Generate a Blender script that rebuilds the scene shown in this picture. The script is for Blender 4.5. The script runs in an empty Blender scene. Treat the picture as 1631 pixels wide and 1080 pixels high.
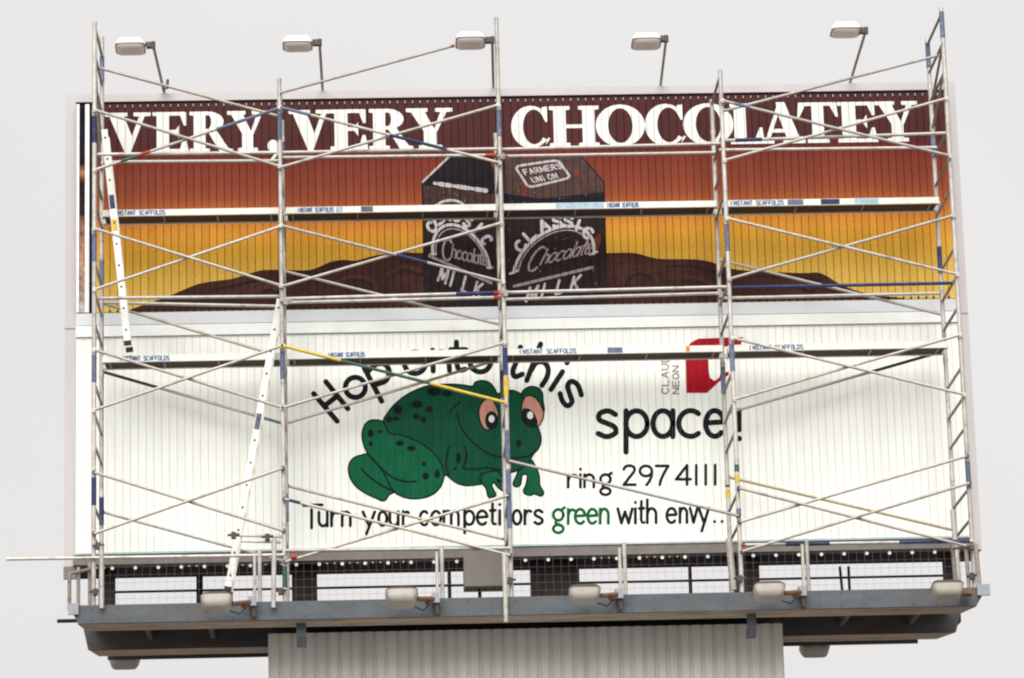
import bpy, math, random
from mathutils import Vector, Matrix
from mathutils.geometry import tessellate_polygon
random.seed(7)
S = bpy.context.scene
COL = S.collection

# ------------------------------------------------------------------ camera
ZB = 10.522                       # height of the lower sign edge above the ground
CAM = Vector((-1.980466, -46.96568, ZB - 8.92195))
RM = ((0.99909612, 0.03882739, 0.01730228),
      (-0.03347908, 0.96956071, -0.24255141),
      (-0.02619325, 0.24175291, 0.96998425))     # columns: right, forward, up
FPX = 5778.455
cam = bpy.data.cameras.new('camera'); co = bpy.data.objects.new('camera', cam); COL.objects.link(co)
cam.sensor_width = 36; cam.lens = FPX / 1631 * 36; cam.clip_end = 5000; cam.clip_start = .5
co.matrix_world = Matrix(((RM[0][0], RM[0][2], -RM[0][1], CAM.x), (RM[1][0], RM[1][2], -RM[1][1], CAM.y),
                          (RM[2][0], RM[2][2], -RM[2][1], CAM.z), (0, 0, 0, 1)))
S.camera = co

# ------------------------------------------------------------------ sky, sun, exposure
SUN_EL, SUN_AZ = math.radians(43), math.radians(188)     # azimuth clockwise from +Y: behind the photographer
w = bpy.data.worlds.new('World'); S.world = w; w.use_nodes = True
nt = w.node_tree; nt.nodes.clear()
N = nt.nodes.new
sky = N('ShaderNodeTexSky'); sky.sky_type = 'NISHITA'; sky.sun_disc = False
sky.sun_elevation = SUN_EL; sky.sun_rotation = SUN_AZ; sky.dust_density = 6; sky.air_density = 1.5
hs = N('ShaderNodeHueSaturation'); hs.inputs['Saturation'].default_value = .12; hs.inputs['Value'].default_value = .07
tc = N('ShaderNodeTexCoord'); no = N('ShaderNodeTexNoise'); no.inputs['Scale'].default_value = 3.2; no.inputs['Detail'].default_value = 4
cr = N('ShaderNodeValToRGB'); e = cr.color_ramp.elements
e[0].position = .3; e[0].color = (.307, .300, .298, 1); e[1].position = .7; e[1].color = (.334, .330, .328, 1)
mx = N('ShaderNodeMix'); mx.data_type = 'RGBA'; mx.inputs[0].default_value = .9
bg = N('ShaderNodeBackground'); bg.inputs['Strength'].default_value = 1
wo = N('ShaderNodeOutputWorld'); K = nt.links.new
K(sky.outputs[0], hs.inputs['Color']); K(tc.outputs['Generated'], no.inputs['Vector']); K(no.outputs['Fac'], cr.inputs[0])
K(hs.outputs[0], mx.inputs[6]); K(cr.outputs[0], mx.inputs[7]); K(mx.outputs[2], bg.inputs[0]); K(bg.outputs[0], wo.inputs[0])
sl = bpy.data.lights.new('sun', 'SUN'); so = bpy.data.objects.new('sun', sl); COL.objects.link(so)
sl.energy = 1.5; sl.angle = math.radians(60); sl.color = (1, .975, .93)
so.rotation_euler = (math.pi / 2 - SUN_EL, 0, math.pi - SUN_AZ)
so.location = (0, -60, 60)
S.view_settings.view_transform = 'Standard'; S.view_settings.look = 'None'
S.view_settings.exposure = 1.4; S.view_settings.gamma = 1
S.cycles.filter_width = 2.1
S.cycles.max_bounces = 6

# ------------------------------------------------------------------ helpers
def ray(u, v, Y):                 # a point of the photograph -> (x, z) on the upright plane y = Y, z from the lower sign edge
    a, b = (u - 815.5) / FPX, (540 - v) / FPX
    d = [RM[i][0] * a + RM[i][1] + RM[i][2] * b for i in range(3)]
    t = (Y - CAM.y) / d[1]
    return CAM.x + t * d[0], CAM.z - ZB + t * d[2]
def s2l(c): c /= 255; return c / 12.92 if c <= .04045 else ((c + .055) / 1.055) ** 2.4
def alb(r, g, b, k=.8): k *= .92; return (s2l(r) * k, s2l(g) * k, s2l(b) * k, 1)
MATS = {}
def mat(name, col, rough=.6, metal=0, noise=.12, scale=9, grime=None, gk=.35, rnd=0, spec=.4, stretch=(1, 1, 1), bump=0):
    if name in MATS: return MATS[name]
    m = bpy.data.materials.new(name); m.use_nodes = True; t = m.node_tree; b = t.nodes['Principled BSDF']
    b.inputs['Roughness'].default_value = rough; b.inputs['Metallic'].default_value = metal; b.inputs['Specular IOR Level'].default_value = spec
    n = t.nodes.new; L = t.links.new
    g = n('ShaderNodeNewGeometry'); mp = n('ShaderNodeMapping'); mp.inputs['Scale'].default_value = stretch
    L(g.outputs['Position'], mp.inputs['Vector'])
    n1 = n('ShaderNodeTexNoise'); n1.inputs['Scale'].default_value = scale; n1.inputs['Detail'].default_value = 6; L(mp.outputs[0], n1.inputs['Vector'])
    mr = n('ShaderNodeMapRange'); mr.inputs[1].default_value = .3; mr.inputs[2].default_value = .7
    mr.inputs[3].default_value = 1 - noise; mr.inputs[4].default_value = 1 + noise; L(n1.outputs['Fac'], mr.inputs[0])
    hsv = n('ShaderNodeHueSaturation'); hsv.inputs['Color'].default_value = col
    if rnd:
        oi = n('ShaderNodeObjectInfo'); m2 = n('ShaderNodeMapRange'); m2.inputs[3].default_value = 1 - rnd; m2.inputs[4].default_value = 1 + rnd * .6
        L(oi.outputs['Random'], m2.inputs[0]); ml = n('ShaderNodeMath'); ml.operation = 'MULTIPLY'
        L(mr.outputs[0], ml.inputs[0]); L(m2.outputs[0], ml.inputs[1]); L(ml.outputs[0], hsv.inputs['Value'])
    else: L(mr.outputs[0], hsv.inputs['Value'])
    out = hsv.outputs[0]
    if grime:
        n2 = n('ShaderNodeTexNoise'); n2.inputs['Scale'].default_value = scale * .45; n2.inputs['Detail'].default_value = 8; n2.inputs['Roughness'].default_value = .7
        L(mp.outputs[0], n2.inputs['Vector'])
        r = n('ShaderNodeMapRange'); r.inputs[1].default_value = .52; r.inputs[2].default_value = .72; r.inputs[4].default_value = gk * 2; r.clamp = True
        L(n2.outputs['Fac'], r.inputs[0]); x = n('ShaderNodeMix'); x.data_type = 'RGBA'
        L(r.outputs[0], x.inputs[0]); L(out, x.inputs[6]); x.inputs[7].default_value = grime; out = x.outputs[2]
    L(out, b.inputs['Base Color'])
    if bump:
        bp = n('ShaderNodeBump'); bp.inputs['Strength'].default_value = bump; bp.inputs['Distance'].default_value = .01
        L(n1.outputs['Fac'], bp.inputs['Height']); L(bp.outputs[0], b.inputs['Normal'])
    MATS[name] = m; return m

class MB:
    def __init__(s): s.v = []; s.f = []; s.sm = []; s.mi = []
    def add(s, pts, faces, smooth=False, mi=0):
        o = len(s.v); s.v += [tuple(p) for p in pts]
        for f in faces: s.f.append([i + o for i in f]); s.sm.append(smooth); s.mi.append(mi)
        return s
    def box(s, x0, x1, y0, y1, z0, z1, mi=0):
        return s.add([(x, y, z) for z in (z0, z1) for y in (y0, y1) for x in (x0, x1)],
            [(0, 2, 3, 1), (4, 5, 7, 6), (0, 1, 5, 4), (2, 6, 7, 3), (0, 4, 6, 2), (1, 3, 7, 5)], mi=mi)
    def tube(s, a, b, r, n=10, r2=None, mi=0):
        a, b = Vector(a), Vector(b); d = (b - a).normalized(); u = d.orthogonal().normalized(); w_ = d.cross(u); r2 = r if r2 is None else r2
        p = [a + (u * math.cos(t) + w_ * math.sin(t)) * r for t in [2 * math.pi * i / n for i in range(n)]]
        q = [b + (u * math.cos(t) + w_ * math.sin(t)) * r2 for t in [2 * math.pi * i / n for i in range(n)]]
        s.add(p + q, [(i, (i + 1) % n, n + (i + 1) % n, n + i) for i in range(n)], True, mi)
        s.add(p, [tuple(range(n))[::-1]], False, mi); return s.add(q, [tuple(range(n))], False, mi)
    def loft(s, rings, smooth=False, mi=0, cap=True):
        n = len(rings[0]); pts = [p for r in rings for p in r]
        s.add(pts, [(k * n + i, k * n + (i + 1) % n, (k + 1) * n + (i + 1) % n, (k + 1) * n + i) for k in range(len(rings) - 1) for i in range(n)], smooth, mi)
        if cap: s.add(rings[0], [tuple(range(n))[::-1]], False, mi); s.add(rings[-1], [tuple(range(n))], False, mi)
        return s
    def extrude(s, prof, axis, a0, a1, mi=0):     # profile of 2-D points swept along an axis
        def pt(p, a): return {'x': (a, p[0], p[1]), 'y': (p[0], a, p[1]), 'z': (p[0], p[1], a)}[axis]
        return s.loft([[pt(p, a0) for p in prof], [pt(p, a1) for p in prof]], mi=mi)
    def mesh(s, name, mats):
        m = bpy.data.meshes.new(name); m.from_pydata(s.v, [], s.f)
        for i, p in enumerate(m.polygons): p.use_smooth = s.sm[i]; p.material_index = s.mi[i]
        for k in (mats if isinstance(mats, (list, tuple)) else [mats]): m.materials.append(k)
        return m
    def build(s, name, mats, parent=None, loc=None):      # z of the vertices counts from the lower sign edge
        base = WL.get(parent, Vector((0, 0, 0)))
        org = Vector(loc) if loc is not None else (base if parent else Vector((0, 0, 0)))
        s.v = [(p[0] - org.x, p[1] - org.y, p[2] + ZB - org.z) for p in s.v]
        o = bpy.data.objects.new(name, s.mesh(name, mats)); COL.objects.link(o)
        if parent: o.parent = parent
        o.location = org - base; WL[o] = org
        return o
WL = {}
def thing(name, label, cat, loc, group=None):
    o = bpy.data.objects.new(name, None); COL.objects.link(o); o.empty_display_size = .2
    o.location = (loc[0], loc[1], loc[2] + ZB); WL[o] = Vector(o.location)
    tag(o, label, cat, group); return o
def tag(o, label, cat, group=None):
    o['label'] = label; o['category'] = cat
    if group: o['group'] = group
def put(name, mesh, parent, x, y, z):                 # another object on shared mesh data
    o = bpy.data.objects.new(name, mesh); COL.objects.link(o); o.parent = parent
    o.location = Vector((x, y, z + ZB)) - WL[parent]; WL[o] = Vector((x, y, z + ZB)); return o

# ------------------------------------------------------------------ materials
M_tube = mat('galvanised_tube', alb(212, 207, 200, .8), .42, .25, .12, 14, alb(120, 102, 90), .36, .14, bump=.1)
M_brace = mat('aluminium_brace', alb(198, 191, 182, .8), .42, .25, .12, 14, alb(130, 112, 100), .35, .18)
M_rung = mat('stained_rung', alb(168, 158, 150), .55, .15, .15, 20, alb(92, 62, 42), .5, .2)
M_blue = mat('faded_blue_paint', alb(108, 118, 148), .6, 0, .25, 25, alb(165, 165, 168), .4, .3)
M_dblue = mat('dark_blue_paint', alb(38, 48, 98), .6, 0, .25, 25, alb(120, 120, 140), .25, .2)
M_yellow = mat('yellow_paint', alb(232, 196, 66), .55, 0, .15, 25, alb(150, 120, 60), .2)
M_green = mat('green_paint', alb(58, 92, 82), .6, 0, .2, 25, alb(130, 130, 120), .25)
M_red = mat('red_paint', alb(196, 62, 40), .6, 0, .15, 25)
M_clamp = mat('dark_coupler', alb(86, 76, 70), .6, .2, .3, 30)
M_alu = mat('aluminium_plank_edge', alb(240, 240, 232, .85), .45, .1, .06, 6, alb(190, 185, 170), .2, .05)
M_ply = mat('plywood_underside', alb(76, 52, 42), .75, 0, .15, 10, alb(70, 50, 42), .3, 0, stretch=(.3, 4, 4))
M_ladder = mat('ladder_aluminium', alb(246, 246, 238, .85), .45, .1, .05, 8)
M_hole = mat('black_rubber', alb(38, 36, 36), .7)
M_case = mat('casing_sheet', alb(214, 208, 208), .6, 0, .03, 3, alb(192, 186, 184), .15, stretch=(1, 1, .25))
M_trim = mat('trim_sheet_white', (.80, .82, .80, 1), .5, 0, .03, 4, alb(215, 215, 212), .1)
M_trimg = mat('trim_sheet_grey', alb(230, 234, 238), .5, 0, .03, 4, alb(205, 205, 208), .12)
M_beam = mat('grey_beam_paint', alb(136, 128, 122), .7, 0, .12, 8, alb(100, 88, 80), .25)
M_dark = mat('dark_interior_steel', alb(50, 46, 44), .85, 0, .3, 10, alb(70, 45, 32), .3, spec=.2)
M_fasc = mat('blue_grey_steel', alb(92, 98, 103), .65, 0, .16, 5, alb(104, 84, 72), .3, stretch=(.6, 1, 1.4))
M_flan = mat('rusty_beam_steel', alb(186, 168, 152), .75, 0, .2, 5, alb(110, 70, 46), .45, stretch=(.4, 2, 2))
M_deck = mat('deck_underside', alb(104, 102, 102), .85, 0, .25, 4, alb(104, 66, 46), .4, spec=.2, stretch=(.5, 1, 1.5))
M_web = mat('beam_web', alb(90, 88, 88), .8, 0, .2, 4, alb(96, 64, 48), .4, spec=.2, stretch=(.4, 1, 1.5))
M_clad = mat('tower_cladding', (.74, .72, .68, 1), .5, 0, .05, 3, alb(196, 188, 178), .18, .04, stretch=(1.5, 1.5, .2))
M_lampw = mat('lamp_housing_white', (.8, .8, .78, 1), .5, 0, .03)
M_lampg = mat('lamp_glass', (.85, .80, .78, 1), .25, 0, .05)
M_lampd = mat('lamp_bracket_dark', alb(92, 82, 76), .6, .2, .2, 20)
M_arm = mat('lamp_arm', alb(184, 174, 160), .6, .1, .12, 12)
M_lampb = mat('lamp_housing_beige', alb(186, 180, 170), .55, 0, .06, 14, alb(150, 135, 120), .25)
M_rustb = mat('rusty_bracket', alb(128, 96, 72), .8, 0, .3, 20, alb(86, 56, 40), .5)
M_ptl = mat('pale_bracket_paint', alb(165, 168, 178), .6, 0, .08, 15)
M_cab = mat('cabinet_grey', alb(134, 128, 122), .7, 0, .05, 6)
M_lid = mat('white_plastic', (.8, .8, .78, 1), .4)
M_wire = mat('mesh_wire', alb(120, 112, 112), .6, .2)

# ------------------------------------------------------------------ ground
g = MB().add([(-900, -900, -ZB), (900, -900, -ZB), (900, 1500, -ZB), (-900, 1500, -ZB)], [(0, 1, 2, 3)]).build(
    'ground', mat('asphalt_ground', (.19, .18, .17, 1), .9, 0, .2, .5, (.15, .14, .13, 1), .3, spec=.2))
g['kind'] = 'structure'

# ------------------------------------------------------------------ support tower
TX0, TX1, TY0, TY1, TZ = -3.36, 3.24, -1.0, 1.0, -1.285
tw = thing('support_tower', 'grey corrugated metal clad tower rising under the sign platform', 'tower', (0, 0, -ZB))
MB().box(TX0 + .03, TX1 - .03, TY0 + .05, TY1 - .05, -ZB, TZ - .02).build('core', M_dark, tw)
p = .15; n = round((TX1 - TX0) / p); p = (TX1 - TX0) / n; h = ZB + TZ
ribm = MB().extrude([(0, .03), (.014, .03), (.04, 0), (p - .024, 0), (p - .001, .03), (p - .001, .06), (0, .06)], 'z', 0, h).mesh('cladding_rib', [M_clad])
for i in range(n): put('cladding_rib', ribm, tw, TX0 + i * p, TY0, -ZB)
for sx in (TX0 - .002, TX1 - .05 + .002): MB().box(sx, sx + .05, TY0 + .062, TY1, -ZB, TZ).build('side_sheet', M_clad, tw)

# ------------------------------------------------------------------ platform under the sign
pf = thing('sign_platform', 'blue grey steel walkway platform under the sign with railings and dark beams', 'platform', (0, -.6, -1.31))
FY = -2.2
fl, fr = ray(110, 965, FY)[0], ray(1572, 938, FY)[0]; bl, br = ray(124, 993, FY)[0], ray(1556, 967, FY)[0]
MB().loft([[(fl, y, -1.08), (fr, y, -1.08), (br, y, -1.31), (bl, y, -1.31)] for y in (FY, FY + .03)]).build('front_fascia', M_fasc, pf)
MB().loft([[(bl, FY + .032, z), (br, FY + .032, z), (br - .12, -1.66, z), (bl + .07, -1.66, z)] for z in (-1.318, -1.3)]).build('bottom_flange', M_flan, pf)
MB().box(bl + .08, br - .14, FY + .035, 1.0, -1.125, -1.10).build('deck', M_deck, pf)
ml_, mr_ = ray(133, 1020, -.7)[0], ray(1532, 1000, -.7)[0]
for a, b in ((ml_, TX0 - .004), (TX1 + .004, mr_)):
    MB().loft([[(a, y, -1.128), (b, y, -1.128), (b - (.08 if b > 4 else 0), y, -1.40), (a + (.06 if a < -4 else 0), y, -1.40)] for y in (-.7, -.67)]).build('cross_beam', M_web, pf)
    MB().loft([[(a + (.08 if a < -4 else .02), -.668, z), (b - (.1 if b > 4 else .02), -.668, z), (b - (.26 if b > 4 else 0), -.2, z), (a + (.16 if a < -4 else 0), -.2, z)] for z in (-1.405, -1.39)]).build('beam_flange', M_flan, pf)
    MB().box(a + (.2 if a < -4 else 0), b - (.36 if b > 4 else 0), .75, .79, -1.30, -1.128).build('rear_beam', M_web, pf)
for x in (-4.9, -4.1, 4.0, 4.9): MB().box(x, x + .06, -1.64, -.705, -1.29, -1.13).build('joist', M_deck, pf)
for x0, x1 in ((-5.62, -5.42), (-3.08, -2.75), (.08, .72), (2.73, 3.11), (5.60, 5.76)):
    MB().box(x0, x1, .3, .62, -1.098, -.182).build('column', M_dark, pf)
for px in (403, 694, 986, 1278):          # railing stanchions of the front edge
    b = MB(); x, z = ray(px + 3, 955 - (px - 403) * .0175, -2.1); b.tube((x, -2.1, -1.12), (x, -2.1, -.47), .022); b.build('rail_post', M_tube, pf)
    b = MB(); x, z = ray(px + 11, 955, -1.9); b.tube((x, -1.9, -1.1), (x, -1.9, -.36), .026); b.build('rail_post', M_tube, pf)
for dx in (0, .13, .3):                   # end railing left and right
    MB().tube((fl + dx * .6, FY + .05 + dx * 3, -1.12), (fl + dx * .6, FY + .05 + dx * 3, -.66 + dx * 1.1), .024).build('rail_post', M_rung, pf)
    MB().tube((fr - .08 - dx * .5, FY + .05 + dx * 3, -1.12), (fr - .1 - dx * .5, FY + .05 + dx * 3, -.52 + dx * .6), .028).build('rail_post', M_rung, pf)
MB().tube((fl, FY + .05, -.67), (fl + .18, FY + .95, -.45), .022).build('end_rail', M_rung, pf)
MB().tube((fr - .1, FY + .05, -.53), (fr - .25, FY + .95, -.4), .022).build('end_rail', M_rung, pf)
a = ray(300, 941, 1.0)[1]; MB().tube((-5.6, 1.0, a), (5.7, 1.0, a), .016).build('rear_rail', M_dark, pf)
for px in (318, 716, 764, 1100): x = ray(px, 940, 1.0)[0]; MB().tube((x, 1.0, -1.1), (x, 1.0, -.1), .045 if px == 318 else .025).build('rear_post', M_dark, pf)
for px, yb in ((1345, 935), (1353, 935)): x = ray(px, yb, 1.0)[0]; MB().tube((x, 1.0, -1.1), (x - (.0 if px > 1350 else .05), 1.0, -.2), .02).build('rear_post', M_dark, pf)
for px, py0, py1 in ((480, 985, 1027), (1197, 972, 1013)):   # hanging channel brackets
    x0, z1 = ray(px - 8, py0, -1.9); x1, z0 = ray(px + 8, py1, -1.9)
    b = MB().box(x0, x1, -1.95, -1.90, z0 + .1, -1.322); b.loft([[(x0, -1.95, z0 + .1), (x1, -1.95, z0 + .1), (x1, -1.75, z0 + .1), (x0, -1.75, z0 + .1)], [(x0, -1.9, z0), (x1, -1.9, z0), (x1, -1.7, z0), (x0, -1.7, z0)]])
    b.build('hanging_bracket', M_fasc, pf)
MB().box(fl - .01, fl + .12, FY - .05, FY - .005, -1.2, -1.06).build('corner_plate', M_ptl, pf)
MB().box(fr - .13, fr + .03, FY - .06, FY - .005, -1.19, -1.05).build('corner_plate', M_ptl, pf)
MB().tube((fl - .2, -1.6, -1.17), (fl + .1, -1.6, -1.17), .025).build('end_stub', M_dark, pf)
b = MB()
for i in range(38):
    x = -5.5 + i * .293
    for z in (-1.12, -1.27): b.tube((x + .02 * math.sin(i * 7), FY - .009, z), (x + .02 * math.sin(i * 7), FY, z), .011, 6)
b.build('rivets', M_fasc, pf)['kind'] = 'stuff'
b = MB()
x = -5.5
while x < 5.6: b.box(x, x + .0022, -2.05, -2.0478, -1.08, -.42); x += .101
for z in (-.98, -.88, -.78, -.68, -.58, -.48): b.box(-5.5, 5.6, -2.044, -2.0418, z, z + .0022)
o = b.build('safety_mesh', M_wire, pf); o['kind'] = 'stuff'

# ------------------------------------------------------------------ sign casing
cs = thing('sign_casing', 'pale grey metal box surround behind the two stacked billboards', 'sign casing', (0, .5, -.17))
b = MB().box(-6.06, 6.06, .12, .95, -.165, 6.34); b.build('surround', M_case, cs)
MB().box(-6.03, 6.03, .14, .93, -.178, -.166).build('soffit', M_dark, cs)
MB().box(-5.93, 5.93, -.012, .118, -.163, -.032).build('bottom_beam', M_beam, cs)
MB().box(-5.91, 5.91, -.03, .117, -.030, -.004).build('sill_strip', mat('sill_paint', alb(196, 214, 214), .5), cs)
MB().box(-5.9, 5.9, -.02, .117, 3.072, 3.235).build('trim_strip', M_trimg, cs)
MB().box(-5.9, 5.9, -.035, .117, 2.912, 3.060).build('trim_strip', M_trim, cs)
MB().box(-5.89, 5.89, .0, .117, 3.061, 3.071).build('trim_joint', M_dark, cs)
MB().box(-5.91, 5.91, -.02, .117, 6.172, 6.186).build('head_strip', M_dark, cs)
b = MB()
for i in range(39):
    x = -5.72 + i * .301; b.tube((x, .02, -.205), (x, .05, -.205), .024, 8)
    if i in (0, 4, 6, 7, 8, 10, 11, 12, 13, 22, 24, 25): b.tube((x + .1, .03, -.195), (x + .1, .05, -.195), .011, 6); b.tube((x + .2, .03, -.195), (x + .2, .05, -.195), .011, 6)
o = b.build('soffit_discs', M_lid, cs); o['kind'] = 'stuff'  # row of small white discs just below the front edge of the soffit
MB().box(-6.06, -5.9, .06, .118, -.33, -.166).build('corner_gusset', M_beam, cs)
for sx in (-6.062, 5.905): MB().box(sx, sx + .157, .114, .119, 3.06, 3.07).build('seam', M_beam, cs)

# ------------------------------------------------------------------ billboards of upright slats
GAP = .0075; GLO = .005
def slat_mesh(name, p, h, m, GAP=GAP):
    w0 = (p - GAP) / 2
    return MB().extrude([(-w0, 0), (w0, 0), (w0 - .004, .012), (-w0 + .004, .012)] if GAP < .007 else [(-w0, 0), (w0, 0), (w0 - .016, .034), (-w0 + .016, .034)], 'z', 0, h).mesh(name, [m])
def ramp_mat(name, stops):
    m = bpy.data.materials.new(name); m.use_nodes = True; t = m.node_tree; n = t.nodes.new; L = t.links.new; b = t.nodes['Principled BSDF']
    b.inputs['Roughness'].default_value = .55; b.inputs['Specular IOR Level'].default_value = .08
    g = n('ShaderNodeNewGeometry'); sp = n('ShaderNodeSeparateXYZ'); L(g.outputs['Position'], sp.inputs[0])
    nz = n('ShaderNodeTexNoise'); nz.inputs['Scale'].default_value = .5; nz.inputs['Detail'].default_value = 2; L(g.outputs['Position'], nz.inputs['Vector'])
    mr = n('ShaderNodeMapRange'); mr.inputs[1].default_value = ZB + 3.25; mr.inputs[2].default_value = ZB + 6.17; L(sp.outputs['Z'], mr.inputs[0])
    ad = n('ShaderNodeMath'); ad.operation = 'MULTIPLY_ADD'; L(nz.outputs['Fac'], ad.inputs[0]); ad.inputs[1].default_value = .10; ad.inputs[2].default_value = -.05
    a2 = n('ShaderNodeMath'); a2.operation = 'ADD'; L(mr.outputs[0], a2.inputs[0]); L(ad.outputs[0], a2.inputs[1])
    r = n('ShaderNodeValToRGB'); L(a2.outputs[0], r.inputs[0])
    for i, (pos, c) in enumerate(stops):
        e = r.color_ramp.elements[i] if i < 2 else r.color_ramp.elements.new(pos)
        e.position = pos; e.color = alb(*c)
    n1 = n('ShaderNodeTexNoise'); n1.inputs['Scale'].default_value = 26; n1.inputs['Detail'].default_value = 5; L(g.outputs['Position'], n1.inputs['Vector'])
    m1 = n('ShaderNodeMapRange'); m1.inputs[1].default_value = .3; m1.inputs[2].default_value = .7; m1.inputs[3].default_value = .9; m1.inputs[4].default_value = 1.1; L(n1.outputs['Fac'], m1.inputs[0])
    oi = n('ShaderNodeObjectInfo'); m2 = n('ShaderNodeMapRange'); m2.inputs[3].default_value = .92; m2.inputs[4].default_value = 1.05; L(oi.outputs['Random'], m2.inputs[0])
    mu = n('ShaderNodeMath'); mu.operation = 'MULTIPLY'; L(m1.outputs[0], mu.inputs[0]); L(m2.outputs[0], mu.inputs[1])
    h = n('ShaderNodeHueSaturation'); L(r.outputs[0], h.inputs['Color']); L(mu.outputs[0], h.inputs['Value']); L(h.outputs[0], b.inputs['Base Color'])
    return m
M_up = ramp_mat('printed_sunset_gradient', [(0, (244, 202, 104)), (1, (83, 47, 46)), (.15, (240, 192, 84)), (.28, (233, 174, 60)), (.37, (219, 146, 52)),
    (.45, (194, 110, 50)), (.52, (160, 80, 50)), (.62, (140, 66, 46)), (.70, (128, 54, 41)), (.755, (98, 43, 40)), (.79, (84, 44, 43))])
M_low = mat('white_painted_slat', (.835, .85, .80, 1), .5, 0, .02, 5, alb(226, 227, 214), .2, .025, spec=.2, stretch=(3, 1, .18))
UX0, UX1, UP = -5.655, 5.895, 11.55 / 113
LX0, LX1, LP = -5.895, 5.895, 11.79 / 115
ub = thing('upper_billboard', 'upper billboard of brown and orange slats advertising very very chocolatey milk', 'billboard', (0, .02, 3.25))
lb = thing('lower_billboard', 'lower white slatted billboard with a green frog and black lettering', 'billboard', (0, .02, 0))
um = slat_mesh('slat', UP, 2.915, M_up); lm = slat_mesh('slat', LP, 2.905, M_low, GLO)
USL, LSL = [], []
for i in range(113):
    xc = UX0 + (i + .5) * UP; put('slat', um, ub, xc, 0, 3.25); USL.append((xc - (UP - GAP) / 2, xc + (UP - GAP) / 2))
for i in range(115):
    xc = LX0 + (i + .5) * LP; put('slat', lm, lb, xc, 0, .002); LSL.append((xc - (LP - GLO) / 2, xc + (LP - GLO) / 2))
MB().box(-5.9, 5.9, .040, .115, 3.25, 6.165).build('backing', mat('dark_backing', alb(40, 24, 22), .9), ub)
MB().box(-5.9, 5.9, .013, .115, .002, 2.907).build('backing', mat('pale_backing', (.62, .61, .54, 1), .8), lb)
# the two prisms left half turned at the far left, showing a strip of another poster and their white edges
M_other = bpy.data.materials.new('strip_of_another_poster'); M_other.use_nodes = True
t = M_other.node_tree; n = t.nodes.new; L = t.links.new
g = n('ShaderNodeNewGeometry'); sp = n('ShaderNodeSeparateXYZ'); L(g.outputs['Position'], sp.inputs[0])
r = n('ShaderNodeValToRGB'); mr = n('ShaderNodeMapRange'); mr.inputs[1].default_value = ZB + 3.25; mr.inputs[2].default_value = ZB + 6.17; L(sp.outputs['Z'], mr.inputs[0]); L(mr.outputs[0], r.inputs[0])
for i, (pos, c) in enumerate([(0, (206, 204, 200)), (1, (24, 24, 40)), (.12, (190, 160, 140)), (.3, (200, 150, 120)), (.43, (150, 110, 90)), (.47, (52, 36, 34)), (.62, (60, 40, 36)), (.67, (196, 132, 92)), (.71, (40, 32, 40)), (.9, (24, 24, 40))]):
    e = r.color_ramp.elements[i] if i < 2 else r.color_ramp.elements.new(pos)
    e.position = pos; e.color = alb(*c)
n1 = n('ShaderNodeTexNoise'); n1.inputs['Scale'].default_value = 9; n1.inputs['Detail'].default_value = 6; L(g.outputs['Position'], n1.inputs['Vector'])
m1 = n('ShaderNodeMapRange'); m1.inputs[1].default_value = .35; m1.inputs[2].default_value = .65; m1.inputs[3].default_value = .45; m1.inputs[4].default_value = 1.3; L(n1.outputs['Fac'], m1.inputs[0])
h = n('ShaderNodeHueSaturation'); L(r.outputs[0], h.inputs['Color']); L(m1.outputs[0], h.inputs['Value']); L(h.outputs[0], t.nodes['Principled BSDF'].inputs['Base Color']); t.nodes['Principled BSDF'].inputs['Specular IOR Level'].default_value = .05
M_black = mat('black_slat_edge', alb(28, 24, 32), .7, spec=.05)
for x0, x1, m_, y in ((-5.897, -5.862, M_lid, -.012), (-5.858, -5.788, M_other, 0), (-5.784, -5.728, M_lid, -.008), (-5.724, -5.672, M_black, .004)):
    MB().box(x0, x1, y, .036, 3.255, 6.16).build('turned_slat', m_, ub)
b = MB()
for i in range(114):
    x = UX0 + i * UP; b.box(x - .0065, x + .0065, -.012, .0, 6.108, 6.142); b.box(x - .012, x + .012, -.012, .0, 3.252, 3.275, 1)
o = b.build('pivot_pins', [mat('pin_metal', alb(190, 180, 186), .5), M_black], ub); o['kind'] = 'stuff'

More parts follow.
